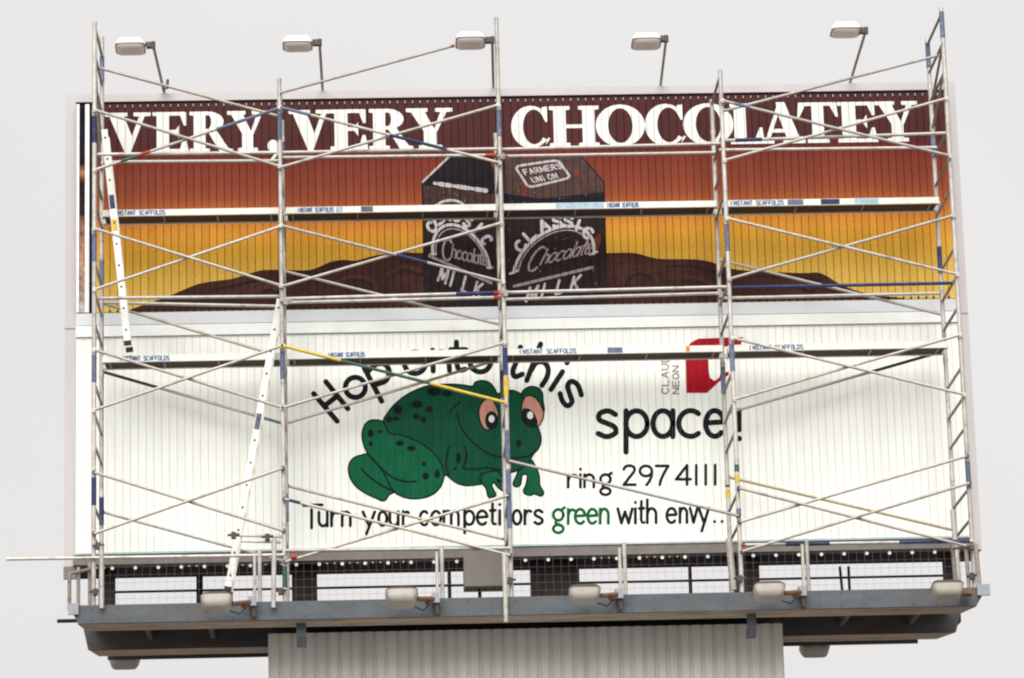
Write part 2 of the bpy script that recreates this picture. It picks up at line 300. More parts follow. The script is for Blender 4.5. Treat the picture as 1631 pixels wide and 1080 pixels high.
# ------------------------------------------------------------------ painted pictures: flat paint cut at every slat joint
class Art:
    def __init__(s, slats): s.sl = slats; s.q = []; s.k = 0
    def poly(s, pts, m, lev):                       # points (x, z)
        tri = tessellate_polygon([[Vector((p[0], p[1], 0)) for p in pts]])
        for t in tri: s.q.append(([pts[i] for i in t], m, lev))
    def px(s, pts, m, lev): s.poly([ray(u, v, 0) for u, v in pts], m, lev)
    def stroke(s, pts, wd, m, lev, close=False, taper=None):      # points in photo pixels
        s.k += 1; lev = lev + (s.k % 5) * .12
        P = [pts[0]]
        for p in pts[1:]:
            if math.hypot(p[0] - P[-1][0], p[1] - P[-1][1]) > .05: P.append(p)
        n = len(P)
        if n < 2: P.append((P[0][0] + .1, P[0][1])); n = 2
        Lf, Rt = [], []
        for i in range(n):
            if close: a, c = P[i - 1], P[(i + 1) % n]
            else: a, c = P[max(i - 1, 0)], P[min(i + 1, n - 1)]
            dx, dy = c[0] - a[0], c[1] - a[1]; d = math.hypot(dx, dy) or 1
            ww = wd / 2 * (taper[0] + (taper[1] - taper[0]) * i / (n - 1) if taper else 1)
            nx, ny = -dy / d * ww, dx / d * ww
            Lf.append((P[i][0] + nx, P[i][1] + ny)); Rt.append((P[i][0] - nx, P[i][1] - ny))
        for i in range(n if close else n - 1):
            j = (i + 1) % n; s.q.append(([ray(*q, 0) for q in (Lf[i], Lf[j], Rt[j], Rt[i])], m, lev))
        if not close:
            for i, sg in ((0, -1), (n - 1, 1)):
                a, c = (P[1], P[0]) if i == 0 else (P[-2], P[-1])
                an = math.atan2(c[1] - a[1], c[0] - a[0]); ww = wd / 2 * ((taper[0] if i == 0 else taper[1]) if taper else 1)
                s.q.append(([ray(P[i][0] + ww * math.cos(an + t), P[i][1] + ww * math.sin(an + t), 0) for t in [math.pi * (k / 6 - .5) for k in range(7)]], m, lev))
    def build(s, name, mats, parent, deep=None):      # deep: depth of the painted bottom of the joints
        b = MB(); idx = {m.name: i for i, m in enumerate(mats)}
        gaps = [(p_[1], q_[0]) for p_, q_ in zip(s.sl, s.sl[1:])] if deep else []
        for pts, m, lev in s.q:
            xs = [p[0] for p in pts]; lo, hi = min(xs), max(xs)
            for a, c, y in [(a, c, -.0012 - lev * .001) for a, c in s.sl] + [(a, c, deep - lev * .0008) for a, c in gaps]:
                if c <= lo or a >= hi: continue
                q = pts
                for sg, lim in ((1, a), (-1, c)):
                    out = []
                    for i in range(len(q)):
                        p0, p1 = q[i - 1], q[i]; d0, d1 = sg * (p0[0] - lim), sg * (p1[0] - lim)
                        if (d0 >= 0) != (d1 >= 0): f = d0 / (d0 - d1); out.append((p0[0] + f * (p1[0] - p0[0]), p0[1] + f * (p1[1] - p0[1])))
                        if d1 >= 0: out.append(p1)
                    q = out
                    if not q: break
                if len(q) > 2:
                    ar = sum(q[i - 1][0] * q[i][1] - q[i][0] * q[i - 1][1] for i in range(len(q)))
                    if abs(ar) < 1e-9: continue
                    if ar < 0: q = q[::-1]
                    b.add([(x, y, z) for x, z in q], [tuple(range(len(q)))], mi=idx[m.name])
        return b.build(name, mats, parent)
def arc(cx, cy, rx, ry, a0, a1, n=16): return [(cx + rx * math.cos(math.radians(a0 + (a1 - a0) * i / n)), cy + ry * math.sin(math.radians(a0 + (a1 - a0) * i / n))) for i in range(n + 1)]
def spline(P, n=6, close=False):
    out = []; m = len(P); R = range(m if close else m - 1)
    for i in R:
        p1, p2 = P[i], P[(i + 1) % m]
        p0 = P[i - 1] if (close or i > 0) else p1; p3 = P[(i + 2) % m] if (close or i + 2 < m) else p2
        for k in range(n):
            t = k / n; t2, t3 = t * t, t * t * t
            out.append(tuple(.5 * (2 * p1[j] + (p2[j] - p0[j]) * t + (2 * p0[j] - 5 * p1[j] + 4 * p2[j] - p3[j]) * t2 + (3 * p1[j] - p0[j] - 3 * p2[j] + p3[j]) * t3) for j in (0, 1)))
    if not close: out.append(P[-1])
    return out
def pm(name, rgb, noise=.08, scale=12, grime=None, gk=.3, k=.8): return mat('print_' + name, alb(*rgb, k), .5, 0, noise, scale, grime, gk, spec=.08)
K_white = pm('white', (252, 252, 248), .02)
K_black = pm('black', (22, 24, 28), .15)

# heavy serif capitals, cap height 1
def rc(x0, x1, y0, y1): return [(x0, y0), (x1, y0), (x1, y1), (x0, y1)]
def slab(x0, x1, y, up, t=.085, br=.06):   # bracketed serif
    s_ = 1 if up else -1
    return [(x0, y), (x1, y), (x1, y + s_ * t), (x1 - br, y + s_ * (t + .01)), (x0 + br, y + s_ * (t + .01)), (x0, y + s_ * t)]
def ell(cx, cy, rx, ry, a0, a1, cx2, rx2, ry2, n=28):
    o_ = arc(cx, cy, rx, ry, a0, a1, n); i_ = arc(cx2, cy, rx2, ry2, a0, a1, n)
    return [[o_[i], o_[i + 1], i_[i + 1], i_[i]] for i in range(n)]
CAP = {
 'V': (1.12, [slab(0, .55, 1, 0), slab(.70, 1.12, 1, 0), [(.1, .93), (.46, .93), (.7, .32), (.62, -.01), (.5, -.01)], [(.85, .93), (.98, .93), (.62, -.01), (.55, .12)]]),
 'E': (.92, [slab(0, .52, 1, 0), slab(0, .52, 0, 1), rc(.1, .41, .05, .95), rc(.4, .8, .91, 1), [(.68, .92), (.84, 1), (.84, .66), (.78, .66)], rc(.4, .82, 0, .09), [(.68, .08), (.76, .36), (.83, .36), (.9, 0), (.8, 0)], rc(.4, .6, .47, .56), [(.54, .51), (.66, .68), (.66, .34)]]),
 'R': (1.12, [slab(0, .5, 1, 0), slab(0, .52, 0, 1), rc(.1, .41, .05, .95)] + ell(.46, .745, .42, .255, -90, 90, .46, .1, .175, 14) + [rc(.4, .47, .92, 1), rc(.4, .47, .49, .57), [(.46, .53), (.68, .55), (1.0, .09), (1.12, .07), (1.12, 0), (.78, 0)]]),
 'Y': (1.12, [slab(0, .52, 1, 0), slab(.7, 1.12, 1, 0), slab(.3, .86, 0, 1), [(.1, .93), (.44, .93), (.7, .44), (.42, .44)], [(.84, .93), (.99, .93), (.74, .42), (.66, .46)], rc(.42, .73, .04, .46)]),
 'C': (1.02, ell(.52, .5, .52, .52, 38, 322, .60, .29, .43) + [[(.82, .98), (.95, 1.0), (.95, .62), (.90, .62), (.78, .86)], [(.93, .18), (.98, .24), (1.02, .2), (.9, .06)]]),
 'H': (1.2, [slab(0, .5, 1, 0), slab(0, .5, 0, 1), slab(.7, 1.2, 1, 0), slab(.7, 1.2, 0, 1), rc(.1, .40, .05, .95), rc(.8, 1.1, .05, .95), rc(.38, .82, .455, .545)]),
 'O': (1.16, ell(.58, .5, .58, .52, 0, 360, .58, .29, .43, 40)),
 'L': (.9, [slab(0, .52, 1, 0), slab(0, .52, 0, 1), rc(.1, .41, .05, .95), rc(.4, .8, 0, .09), [(.62, .08), (.76, .40), (.83, .40), (.88, 0), (.78, 0)]]),
 'A': (1.2, [slab(0, .38, 0, 1), slab(.62, 1.2, 0, 1), [(.46, 1.02), (.68, 1.02), (1.08, .06), (.74, .06), (.48, .78)], [(.14, .06), (.25, .06), (.56, .86), (.50, .98)], rc(.28, .82, .27, .36)]),
 'T': (1.1, [slab(.26, .84, 0, 1), rc(.39, .71, .05, .95), rc(.06, 1.04, .915, 1), [(0, .64), (.06, .64), (.22, .92), (.04, 1)], [(1.1, .64), (1.04, .64), (.88, .92), (1.06, 1)]]),
 ',': (.4, [arc(.2, .13, .15, .15, 0, 360, 18)[:-1], [(.2, .02), (.35, .1), (.33, -.08), (.18, -.24), (.08, -.24), (.22, -.1)]]),
}
ar_ = Art(USL)
for word in ([('V', 167, 240), ('E', 243, 302), ('R', 302, 371), ('Y', 362, 425), (',', 423, 446)], [('V', 460, 529), ('E', 526, 588), ('R', 588, 658), ('Y', 647, 721)],
             [('C', 814, 876), ('H', 875, 954), ('O', 949, 1027), ('C', 1027, 1092), ('O', 1088, 1168), ('L', 1163, 1218), ('A', 1209, 1282), ('T', 1270, 1335), ('E', 1334, 1399), ('Y', 1394, 1462)]):
    for li, (ch, a, c) in enumerate(word):
        wd, polys = CAP[ch]; xa = ray(a, 210 - (a - 170) * .0145, 0)[0]; xc = ray(c, 210 - (c - 170) * .0145, 0)[0]; sx = (xc - xa) / wd
        for i, pl in enumerate(polys): ar_.poly([(xa + x * sx, 5.458 + y * .575) for x, y in pl], K_white, .6 + (li % 2) * 1.2 + i * .025)
ar_.build('lettering', [K_white], ub, .012)

# chocolate mound
K_choc = mat('print_chocolate', alb(66, 35, 31), .5, 0, .35, 1.6, alb(112, 74, 60), .3, spec=.08, stretch=(.8, 1, 2.2))
K_chocd = mat('print_chocolate_fold', alb(80, 46, 39), .5, 0, .4, 3, alb(116, 82, 70), .35, spec=.08, stretch=(1, 1, 1.6))
K_choc2 = mat('print_chocolate_hollow', alb(52, 27, 25), .5, 0, .3, 3, spec=.08)
ar_ = Art(USL)
up_ = spline([(207, 493), (234, 484), (273, 470), (308, 455), (332, 449), (370, 444), (403, 434), (421, 430), (455, 430), (494, 430), (524, 418), (545, 414), (568, 415), (598, 407), (640, 402), (680, 403), (800, 400), (940, 402), (967, 403), (1011, 403), (1047, 412), (1106, 413), (1135, 418), (1165, 428), (1204, 432), (1278, 435), (1307, 435), (1337, 452), (1367, 464), (1396, 470), (1440, 475)], 3)
top_ = [ray(u, v, 0) for u, v in up_]
for (x0, z0), (x1, z1) in zip(top_, top_[1:]): ar_.q.append(([(x0, 3.251), (x1, 3.251), (x1, max(z1, 3.255)), (x0, max(z0, 3.255))], K_choc, 0))
for P_ in ([(530, 452), (560, 440), (590, 446), (600, 458)], [(985, 452), (1010, 430), (1040, 438), (1052, 455)], [(990, 462), (994, 450), (990, 441)], [(1085, 440), (1115, 444), (1135, 455)], [(300, 478), (340, 470), (372, 474)], [(610, 440), (640, 425), (666, 430)], [(1060, 470), (1090, 458), (1120, 466)], [(400, 470), (425, 455), (440, 460)], [(1230, 452), (1262, 450), (1290, 458)]):
    ar_.stroke(spline(P_, 5), 9, K_chocd, .8, taper=(.15, 1))
    ar_.stroke(spline([(u + 4, v + 7) for u, v in P_], 5), 8, K_choc2, .1, taper=(.2, 1))
for P_ in ([(1060, 425), (1100, 424), (1150, 438)], [(460, 440), (500, 440), (545, 428)], [(1180, 442), (1230, 440), (1300, 446)], [(330, 462), (370, 456), (410, 446)]):
    ar_.stroke(spline(P_, 5), 6, K_choc2, .1, taper=(.2, 1))
ar_.build('chocolate_picture', [K_choc, K_chocd, K_choc2], ub)

# milk carton
K_car = pm('carton_front', (40, 27, 29), .35, 9, alb(70, 50, 50), .2)
K_card = pm('carton_gable', (34, 25, 30), .3, 9)
K_carl = pm('carton_roof', (84, 62, 60), .3, 10, alb(120, 70, 52), .35)
K_carm = pm('carton_band', (70, 50, 48), .3, 10, alb(110, 92, 92), .25)
K_gry = pm('carton_lettering', (205, 198, 200), .08)
K_gr2 = pm('carton_fine_lettering', (168, 150, 148), .08)
K_navy = pm('carton_shadow', (24, 22, 40), .2)
ca = Art(USL)
ca.px([(672, 291), (719, 245), (925, 247), (948, 272), (963, 290), (966, 405), (964, 488), (678, 493), (674, 400)], K_car, .9)
ca.px([(676, 291), (720, 248), (764, 250), (790, 292), (782, 300), (690, 291)], K_card, 1.1)
ca.px([(674, 295), (796, 311), (798, 328), (676, 330)], K_carm, 1.1)
ca.px([(803, 249), (924, 249), (961, 290), (962, 306), (803, 322)], K_carl, 1.1)
ca.px([(803, 308), (870, 318), (962, 312), (964, 324), (803, 330)], K_navy, 1.2)
ca.stroke([(673, 290), (719, 246)], 3.2, K_gry, 1.4)
ca.stroke(spline([(695, 327), (706, 321), (718, 319), (730, 321), (738, 326)], 4), 4, K_gry, 1.4)
rr = []
Q = [(820, 265), (889, 255), (909, 283), (842, 299)]
for i in range(4):
    p0, p1, p2 = Q[i - 1], Q[i], Q[(i + 1) % 4]
    for k in range(6):
        t = k / 5; a = tuple(p1[j] + (p0[j] - p1[j]) * .16 for j in (0, 1)); c = tuple(p1[j] + (p2[j] - p1[j]) * .16 for j in (0, 1))
        rr.append(tuple((1 - t) ** 2 * a[j] + 2 * t * (1 - t) * p1[j] + t * t * c[j] for j in (0, 1)))
ca.stroke(rr, 3.6, K_gry, 1.4, close=True)

# single-stroke hand lettering: x-height 1
def A(cx, cy, rx, ry, a0, a1, n=14): return arc(cx, cy, rx, ry, a0, a1, n)
G = {
 'a': (.86, [A(.4, .5, .4, .5, 0, 360, 22), [(.8, 1), (.8, 0)]]),
 'c': (.8, [A(.45, .5, .45, .5, 50, 310, 20)]),
 'd': (.86, [A(.4, .5, .4, .5, 0, 360, 22), [(.8, 1.55), (.8, 0)]]),
 'e': (.84, [[(.02, .52), (.82, .56)] , A(.42, .5, .42, .5, 8, 315, 22)]),
 'g': (.86, [A(.42, .62, .36, .38, 0, 360, 20), [(.62, .95), (.86, 1.12)], [(.3, .24), (.2, .08), (.4, -.04), (.66, -.14)], A(.42, -.34, .36, .28, 60, 420, 20)]),
 'h': (.8, [[(0, 1.6), (0, 0)], [(0, .55)] + A(.38, .6, .36, .4, 150, 0) + [(.74, 0)]]),
 'i': (.1, [[(.05, 1), (.05, 0)], [(.05, 1.42), (.06, 1.44)]]),
 'l': (.1, [[(.05, 1.6), (.05, 0)]]),
 'm': (1.3, [[(0, 1), (0, 0)], [(0, .6)] + A(.32, .66, .31, .34, 150, 0) + [(.63, 0)], [(.63, .6)] + A(.95, .66, .31, .34, 150, 0) + [(1.26, 0)]]),
 'n': (.8, [[(0, 1), (0, 0)], [(0, .55)] + A(.38, .6, .36, .4, 150, 0) + [(.74, 0)]]),
 'o': (.9, [A(.45, .5, .45, .5, 0, 360, 24)]),
 'p': (.86, [[(.05, 1), (.05, -.6)], A(.45, .5, .41, .5, 0, 360, 22)]),
 'r': (.55, [[(0, 1), (0, 0)], [(0, .5)] + A(.4, .55, .38, .42, 150, 60, 8)]),
 's': (.7, [spline([(.66, .86), (.4, 1), (.1, .9), (.08, .66), (.35, .52), (.62, .38), (.66, .14), (.35, 0), (.04, .12)], 5)]),
 't': (.5, [[(.22, 1.5), (.2, .2), (.32, .02), (.5, .04)], [(0, 1), (.48, 1.02)]]),
 'u': (.8, [[(0, 1)] + A(.38, .4, .38, .4, 180, 345) , [(.76, 1), (.76, 0)]]),
 'v': (.8, [[(0, 1), (.38, 0)], [(.38, 0), (.78, 1)]]),
 'w': (1.2, [[(0, 1), (.3, 0)], [(.3, 0), (.6, .8)], [(.6, .8), (.9, 0)], [(.9, 0), (1.2, 1)]]),
 'y': (.85, [[(0, 1), (.42, .02)], [(.85, 1), (.25, -.6)]]),
 'T': (.9, [[(0, 1.5), (.9, 1.55)], [(.38, 1.2), (.38, -.12)]]),
 '2': (.7, [spline([(.02, 1.2), (.12, 1.42), (.38, 1.5), (.62, 1.36), (.62, 1.06), (.3, .5), (.02, .02)], 5), [(.02, .02), (.7, .02)]]),
 '9': (.78, [A(.38, 1.08, .34, .4, 0, 360, 20), spline([(.72, 1.1), (.7, .7), (.58, .3), (.42, .0)], 5)]),
 '7': (.7, [[(0, 1.46), (.68, 1.46)], spline([(.68, 1.46), (.44, .9), (.28, .4), (.2, 0)], 5)]),
 '4': (.8, [[(.6, 0), (.6, 1.5)], [(.6, 1.5), (0, .42)], [(0, .42), (.8, .42)]]),
 '1': (.1, [[(.05, 1.5), (.05, 0)]]), '.': (.1, [[(.05, .04), (.06, .05)]]),
 '!': (.1, [[(.05, 1.0), (.05, .25)], [(.05, -.08), (.06, -.1)]]),
}
UPPER = {'I': (.1, [[(.05, 1), (.05, 0)]]), 'N': (.7, [[(0, 0), (0, 1)], [(0, 1), (.7, 0)], [(.7, 0), (.7, 1)]]), 'S': G['s'], 'T': (.7, [[(0, 1), (.7, 1)], [(.35, 1), (.35, 0)]]),
 'A': (.8, [[(0, 0), (.4, 1)], [(.4, 1), (.8, 0)], [(.15, .35), (.65, .35)]]), 'C': (.8, [A(.45, .5, .45, .5, 50, 310, 16)]), 'F': (.6, [[(0, 0), (0, 1)], [(0, 1), (.6, 1)], [(0, .52), (.5, .52)]]),
 'O': G['o'], 'L': (.55, [[(0, 1), (0, 0)], [(0, 0), (.55, 0)]]), 'D': (.7, [[(0, 0), (0, 1)], [(0, 1)] + A(.25, .5, .45, .5, 90, -90, 12) + [(0, 0)]]), 'E': (.6, [[(0, 0), (0, 1)], [(0, 1), (.6, 1)], [(0, .5), (.5, .5)], [(0, 0), (.6, 0)]]),
 'U': (.75, [[(0, 1), (0, .4)] + A(.37, .38, .37, .38, 180, 360) + [(.74, 1)]]), 'M': (.9, [[(0, 0), (.05, 1)], [(.05, 1), (.45, .2)], [(.45, .2), (.85, 1)], [(.85, 1), (.9, 0)]]),
 'K': (.7, [[(0, 0), (0, 1)], [(.65, 1), (0, .42)], [(.2, .58), (.7, 0)]]), 'R': (.7, [[(0, 0), (0, 1)], [(0, 1)] + A(.3, .75, .35, .25, 90, -90, 10) + [(0, .5)], [(.3, .5), (.7, 0)]]), ' ': (.3, [])}

def label_on_face(O, U, Vv, Ub0, Ub1, spots):           # arch, words and bar of the carton label in a skewed frame
    f = lambda u, v: (O[0] + U[0] * u + Vv[0] * v, O[1] + U[1] * u + Vv[1] * v)
    ca.stroke([f(.5 - .54 * math.cos(math.radians(t)), 1.0 * math.sin(math.radians(t))) for t in range(0, 181, 6)], 4.6, K_gry, 1.5)
    ca.stroke([f(.5 - .48 * math.cos(math.radians(t)), .89 * math.sin(math.radians(t))) for t in range(0, 181, 6)], 2.2, K_gr2, 1.5)
    for u in (-.04, 1.04): ca.stroke([f(u - .05, -.01), f(u + .05, .03)], 3.4, K_gry, 1.6)
    for ch, (mx_, my, dg) in zip('CLASSIC', spots):
        c_, n_ = math.cos(math.radians(dg)), math.sin(math.radians(dg))
        for st in UPPER[ch][1]:
            q = []
            for x, y in st:
                lx, ly = (x / max(UPPER[ch][0], .3) - .5) * (13.5 if ch != 'I' else 2) * U[0] / 118, -(y - .5) * 16
                q.append((mx_ + lx * c_ - ly * n_, my + lx * n_ + ly * c_))
            ca.stroke(q, 4.8, K_gry, 1.7)
    cx = .12
    for i, ch in enumerate('Chocolate'):
        gw, sts = (UPPER if i == 0 else G)[ch]; s_ = .098 if i else .2; hh = .25 if i else .62; y0 = .0 if i else -.12
        for st in sts: ca.stroke([f(cx + (x + y * .5) * s_, .04 + y0 + y * hh) for x, y in st], 2.5 if i else 3.4, K_gr2, 1.9)
        cx += (gw + .16) * s_
    ca.stroke([Ub0, Ub1], 4.6, K_gr2, 1.5)
    for i, ch in enumerate('MILK'):
        for st in UPPER[ch][1]: ca.stroke([(lambda k: (Ub0[0] + (Ub1[0] - Ub0[0]) * k - 6 * (1 - y), Ub0[1] + (Ub1[1] - Ub0[1]) * k + 8 + 22 * (1 - y)))(.2 + (i * .19 + x * .13)) for x, y in st], 4, K_gry, 1.6)
label_on_face((823, 433), (118, -28), (8, -57), (819, 456), (943, 426), ((829, 392, -58), (844, 374, -42), (866, 359, -25), (887, 353, -6), (905, 353, 6), (921, 359, 20), (936, 371, 38)))
label_on_face((693, 406), (84, 20), (-8, -57), (684, 408), (783, 451), ((687, 362, -40), (696, 350, -25), (711, 343, -8), (728, 344, 12), (745, 353, 28), (762, 363, 45), (775, 382, 62)))
for row, (ox, oy, ux, uy) in (('FARMERS', (837, 278.5, 61, -11)), ('UNION', (850, 291, 42, -8))):
    for i, ch in enumerate(row):
        gw, sts = UPPER[ch]
        for st in sts: ca.stroke([(ox + ux * (i + x / max(gw, .3) * .68) / len(row) - y * 4.6, oy + uy * (i + x / max(gw, .3) * .68) / len(row) - y * 7.5) for x, y in st], 2.0, K_gry, 1.6)
K_rst = pm('carton_rust_blotch', (112, 58, 42), .3, 14)
for x, y, rx, ry in ((790, 262, 7, 10), (833, 304, 10, 7), (921, 276, 6, 9), (845, 254, 10, 3), (935, 372, 6, 10), (952, 385, 5, 12), (745, 300, 12, 3)):
    ca.px([(x + rx * (1 + .25 * math.sin(3 * t + x)) * math.cos(t), y + ry * (1 + .25 * math.cos(2 * t + y)) * math.sin(t)) for t in [2 * math.pi * k / 14 for k in range(14)]], K_rst, 1.28)
K_spk = pm('carton_speckle', (110, 98, 104), .2)
rs = random.Random(3)
for k in range(70):
    x, y = (rs.uniform(680, 795), rs.uniform(296, 330)) if k % 3 == 0 else ((rs.uniform(806, 958), rs.uniform(292, 330)) if k % 3 == 1 else (rs.uniform(806, 960), rs.uniform(340, 470)))
    r_ = rs.uniform(.7, 1.8); ca.px([(x + r_, y), (x, y + r_ * 1.6), (x - r_, y), (x, y - r_)], K_spk, 1.33)
for i in range(9): ca.stroke([(692 + i * 9.5, 292 + i * 1.35), (698 + i * 9.5, 293 + i * 1.35)], 7 if i % 3 else 5, K_gry, 1.5)
ca.build('carton_picture', [K_car, K_card, K_carl, K_carm, K_gry, K_gr2, K_navy, K_rst, K_spk], ub)

# ---- frog and lettering of the lower board
la = Art(LSL)
def write(items, base, xh, wd, m, lev=1.0):      # (char, x0, x1) boxes in photo pixels
    for ch, x0, x1 in items:
        gw, sts = G[ch]
        for st in sts: la.stroke([(x0 + (x1 - x0) * x / gw if gw > .2 else x0 + (x - .05) * xh, base(x0) - y * xh) for x, y in st], wd, m, lev)
write([('s', 951, 982), ('p', 995, 1031), ('a', 1040, 1074), ('c', 1081, 1115), ('e', 1124, 1153), ('!', 1177, 0)], lambda x: 695.5 - (x - 960) * .003, 41, 8.6, K_black)
write([('r', 905, 917), ('i', 924.5, 0), ('n', 931, 947), ('g', 955, 974)], lambda x: 776 - (x - 900) * .004, 20, 4.6, K_black)
write([('2', 993, 1012), ('9', 1018, 1040), ('7', 1045, 1065), ('4', 1077, 1100), ('1', 1109, 0), ('1', 1124, 0), ('1', 1139, 0)], lambda x: 772.5 - (x - 990) * .006, 20.5, 4.6, K_black)
bT = lambda x: 838 - (x - 500) * .0095 if x < 900 else 834.2 - (x - 900) * .01
write([('T', 484, 513), ('u', 508, 522), ('r', 528, 538), ('n', 545, 559), ('y', 578, 597), ('o', 603, 616), ('u', 621, 635), ('r', 642, 650), ('c', 669, 681), ('o', 687, 702), ('m', 707, 731), ('p', 739, 755), ('e', 760, 776),
       ('t', 781, 789), ('i', 796, 0), ('t', 804, 812), ('o', 817, 830), ('r', 836, 845), ('s', 851, 864)], bT, 22, 4.8, K_black)
K_grn = pm('green_lettering', (0, 104, 52), .1)
write([('g', 880, 899), ('r', 905, 914), ('e', 916, 932), ('e', 936, 951), ('n', 956, 970)], bT, 23, 4.8, K_grn)
write([('w', 984, 1007), ('i', 1012, 0), ('t', 1018, 1026), ('h', 1031, 1046), ('e', 1062, 1077), ('n', 1083, 1095), ('v', 1099, 1111), ('y', 1113, 1129), ('.', 1138, 0), ('.', 1150, 0)], bT, 23, 4.8, K_black)
for st in ([(499.5, 627), (537, 671)], [(519, 608), (554, 651)], [(520, 644), (537, 631)], arc(566, 617, 16, 16, 0, 360, 24), [(580, 586), (608, 639)], spline([(586, 592), (598, 581), (612, 580), (620, 591), (615, 606), (600, 612)], 5),
           arc(661, 578, 17, 17, 0, 360, 24), [(689, 558), (690, 591)], spline([(690, 574), (697, 562), (708, 562), (714, 572), (716, 590)], 5), [(727, 545), (727, 576)] , spline([(727, 576), (731, 589), (741, 588)], 4), [(718, 557), (742, 557)], arc(765, 576, 16.5, 16.5, 0, 360, 24),
           spline([(829, 553), (823, 575), (817, 590), (820, 600), (832, 596)], 5), [(818, 560), (842, 565)], [(861, 548), (839, 606)], spline([(846, 590), (854, 578), (866, 577), (873, 587), (871, 601), (863, 614)], 5), [(896, 592), (877.5, 620.5)], [(903, 578), (903.3, 577)],
           spline([(926, 629), (920, 613), (910, 607.5), (904, 615), (908, 629), (911, 640), (904, 646.5), (896, 639), (892, 627)], 5)):
    cl = len(st) > 20 and abs(st[0][0] - st[-1][0]) < .1
    la.stroke(st[:-1] if cl else st, 8.4, K_black, 1.0, close=cl)
K_lgry = pm('grey_lettering', (140, 140, 128), .1)
for wrd, bx, h_, y0, y1 in (('CLAUDE', 1064.5, 10.5, 627, 551), ('NEON', 1081, 9.5, 627, 580)):
    n_ = len(wrd)
    for i, ch in enumerate(wrd):
        gw, sts = UPPER[ch]; st_ = (y0 - y1) / n_
        for s_ in sts: la.stroke([(bx - y * h_, y0 - i * st_ - x / gw * st_ * .72) for x, y in s_], 1.9, K_lgry, 1.0)
la.build('lettering', [K_black, K_grn, K_lgry], lb, .0115)
lg = Art(LSL); K_red = pm('logo_red', (178, 14, 34), .08)
lg.px([(1093.5, 626), (1092, 572), (1093, 556), (1100, 546), (1112, 539.5), (1148, 538), (1184, 537), (1180, 549), (1166, 551), (1146, 553), (1134, 557), (1128, 568), (1129, 592), (1131, 602), (1138, 606.5), (1145, 602), (1148, 594), (1161, 592), (1161, 597), (1150, 604), (1126, 626)], K_red, .4)
lg.build('logo', [K_red], lb, .0115)

K_fr = pm('frog_green', (5, 84, 58), .14, 6, alb(6, 60, 44), .3)
K_fl = pm('frog_leg_green', (5, 101, 66), .12, 6, alb(6, 78, 54), .3)
K_eye = pm('frog_eyelid', (222, 158, 140), .05)
K_spot = pm('frog_spot', (8, 26, 26), .2)
fa = Art(LSL)
F = lambda P_: [(460 + x / 3.375, 520 + y / 3.375) for x, y in P_]
def shape(P_, m, lev, wd=2.6, close=True):
    q = spline(F(P_), 5, True); fa.px(q, m, lev); fa.stroke(q, wd, K_spot, lev + .1, close=True)
def line(P_, wd=2.6, lev=2.6): fa.stroke(spline(F(P_), 5), wd, K_spot, lev)
shape([(440, 694), (390, 692), (345, 710), (322, 750), (325, 800), (352, 850), (400, 890), (460, 920), (512, 938), (540, 905), (580, 880), (600, 800)], K_fl, .2)     # foot
shape([(1262, 735), (1300, 715), (1330, 760), (1345, 800), (1350, 855), (1370, 892), (1355, 912), (1320, 900), (1300, 908), (1270, 900), (1262, 880), (1275, 850), (1282, 800), (1255, 800), (1245, 850), (1222, 862), (1206, 845), (1225, 800), (1240, 760)], K_fl, .2)   # far hand
shape([(510, 520), (530, 468), (570, 418), (630, 370), (700, 335), (760, 318), (850, 311), (930, 314), (985, 322), (1003, 300), (1040, 291), (1080, 303), (1106, 335), (1122, 362), (1150, 352), (1200, 344), (1240, 358), (1258, 372), (1300, 380), (1340, 540), (1356, 600), (1344, 652), (1312, 690), (1290, 730), (1240, 770), (1180, 790), (1060, 840), (960, 856), (900, 840), (858, 808), (840, 800), (700, 800), (560, 640)], K_fr, .8)   # body and head
shape([(1050, 790), (1030, 800), (1032, 835), (1060, 870), (1072, 915), (1090, 918), (1112, 905), (1092, 860), (1100, 838), (1130, 870), (1155, 885), (1172, 872), (1130, 838), (1120, 822), (1150, 840), (1172, 850), (1176, 835), (1140, 795), (1110, 775)], K_fl, 1.4)    # near hand
shape([(852, 700), (850, 760), (868, 812), (905, 842), (960, 855), (1020, 850), (1040, 800), (1000, 770), (940, 765), (950, 700), (945, 650), (900, 640), (862, 655)], K_fr, 1.3, .8)   # fore leg
shape([(510, 516), (470, 503), (430, 509), (403, 540), (394, 590), (408, 650), (440, 705), (500, 770), (560, 880), (620, 918), (690, 926), (760, 910), (808, 872), (832, 820), (830, 765), (800, 705), (750, 656), (680, 612), (600, 583), (540, 572)], K_fl, 1.8)   # thigh
line([(440, 700), (490, 756), (540, 800), (590, 825), (640, 835), (685, 832)], 3)
line([(390, 765), (430, 805), (490, 850), (560, 884)], 3)
line([(868, 460), (885, 435), (920, 408)], 2.6); line([(905, 470), (925, 540), (970, 602), (1030, 656), (1090, 690), (1160, 706), (1230, 706), (1290, 696), (1332, 664)], 2.8)
line([(862, 645), (848, 690), (846, 750), (858, 806)], 2.6); line([(945, 648), (958, 690), (948, 735), (938, 762), (1000, 768), (1060, 760), (1120, 768), (1170, 772)], 2.6)
for x, y, rx, ry in ((585, 448, 22, 26), (690, 420, 30, 20), (755, 445, 20, 18), (685, 485, 20, 16), (722, 502, 18, 16), (575, 495, 20, 12), (540, 500, 16, 18), (780, 350, 40, 22), (850, 360, 30, 16), (440, 575, 16, 22), (440, 630, 12, 14), (490, 565, 16, 8), (597, 628, 22, 15), (658, 655, 24, 15), (728, 740, 14, 12), (735, 805, 18, 20), (798, 792, 15, 24), (912, 708, 14, 30), (893, 765, 8, 10), (1236, 628, 15, 20)):
    fa.px(F(arc(x, y, rx, ry, 20, 380, 16)[:-1]), K_spot, 2.5)
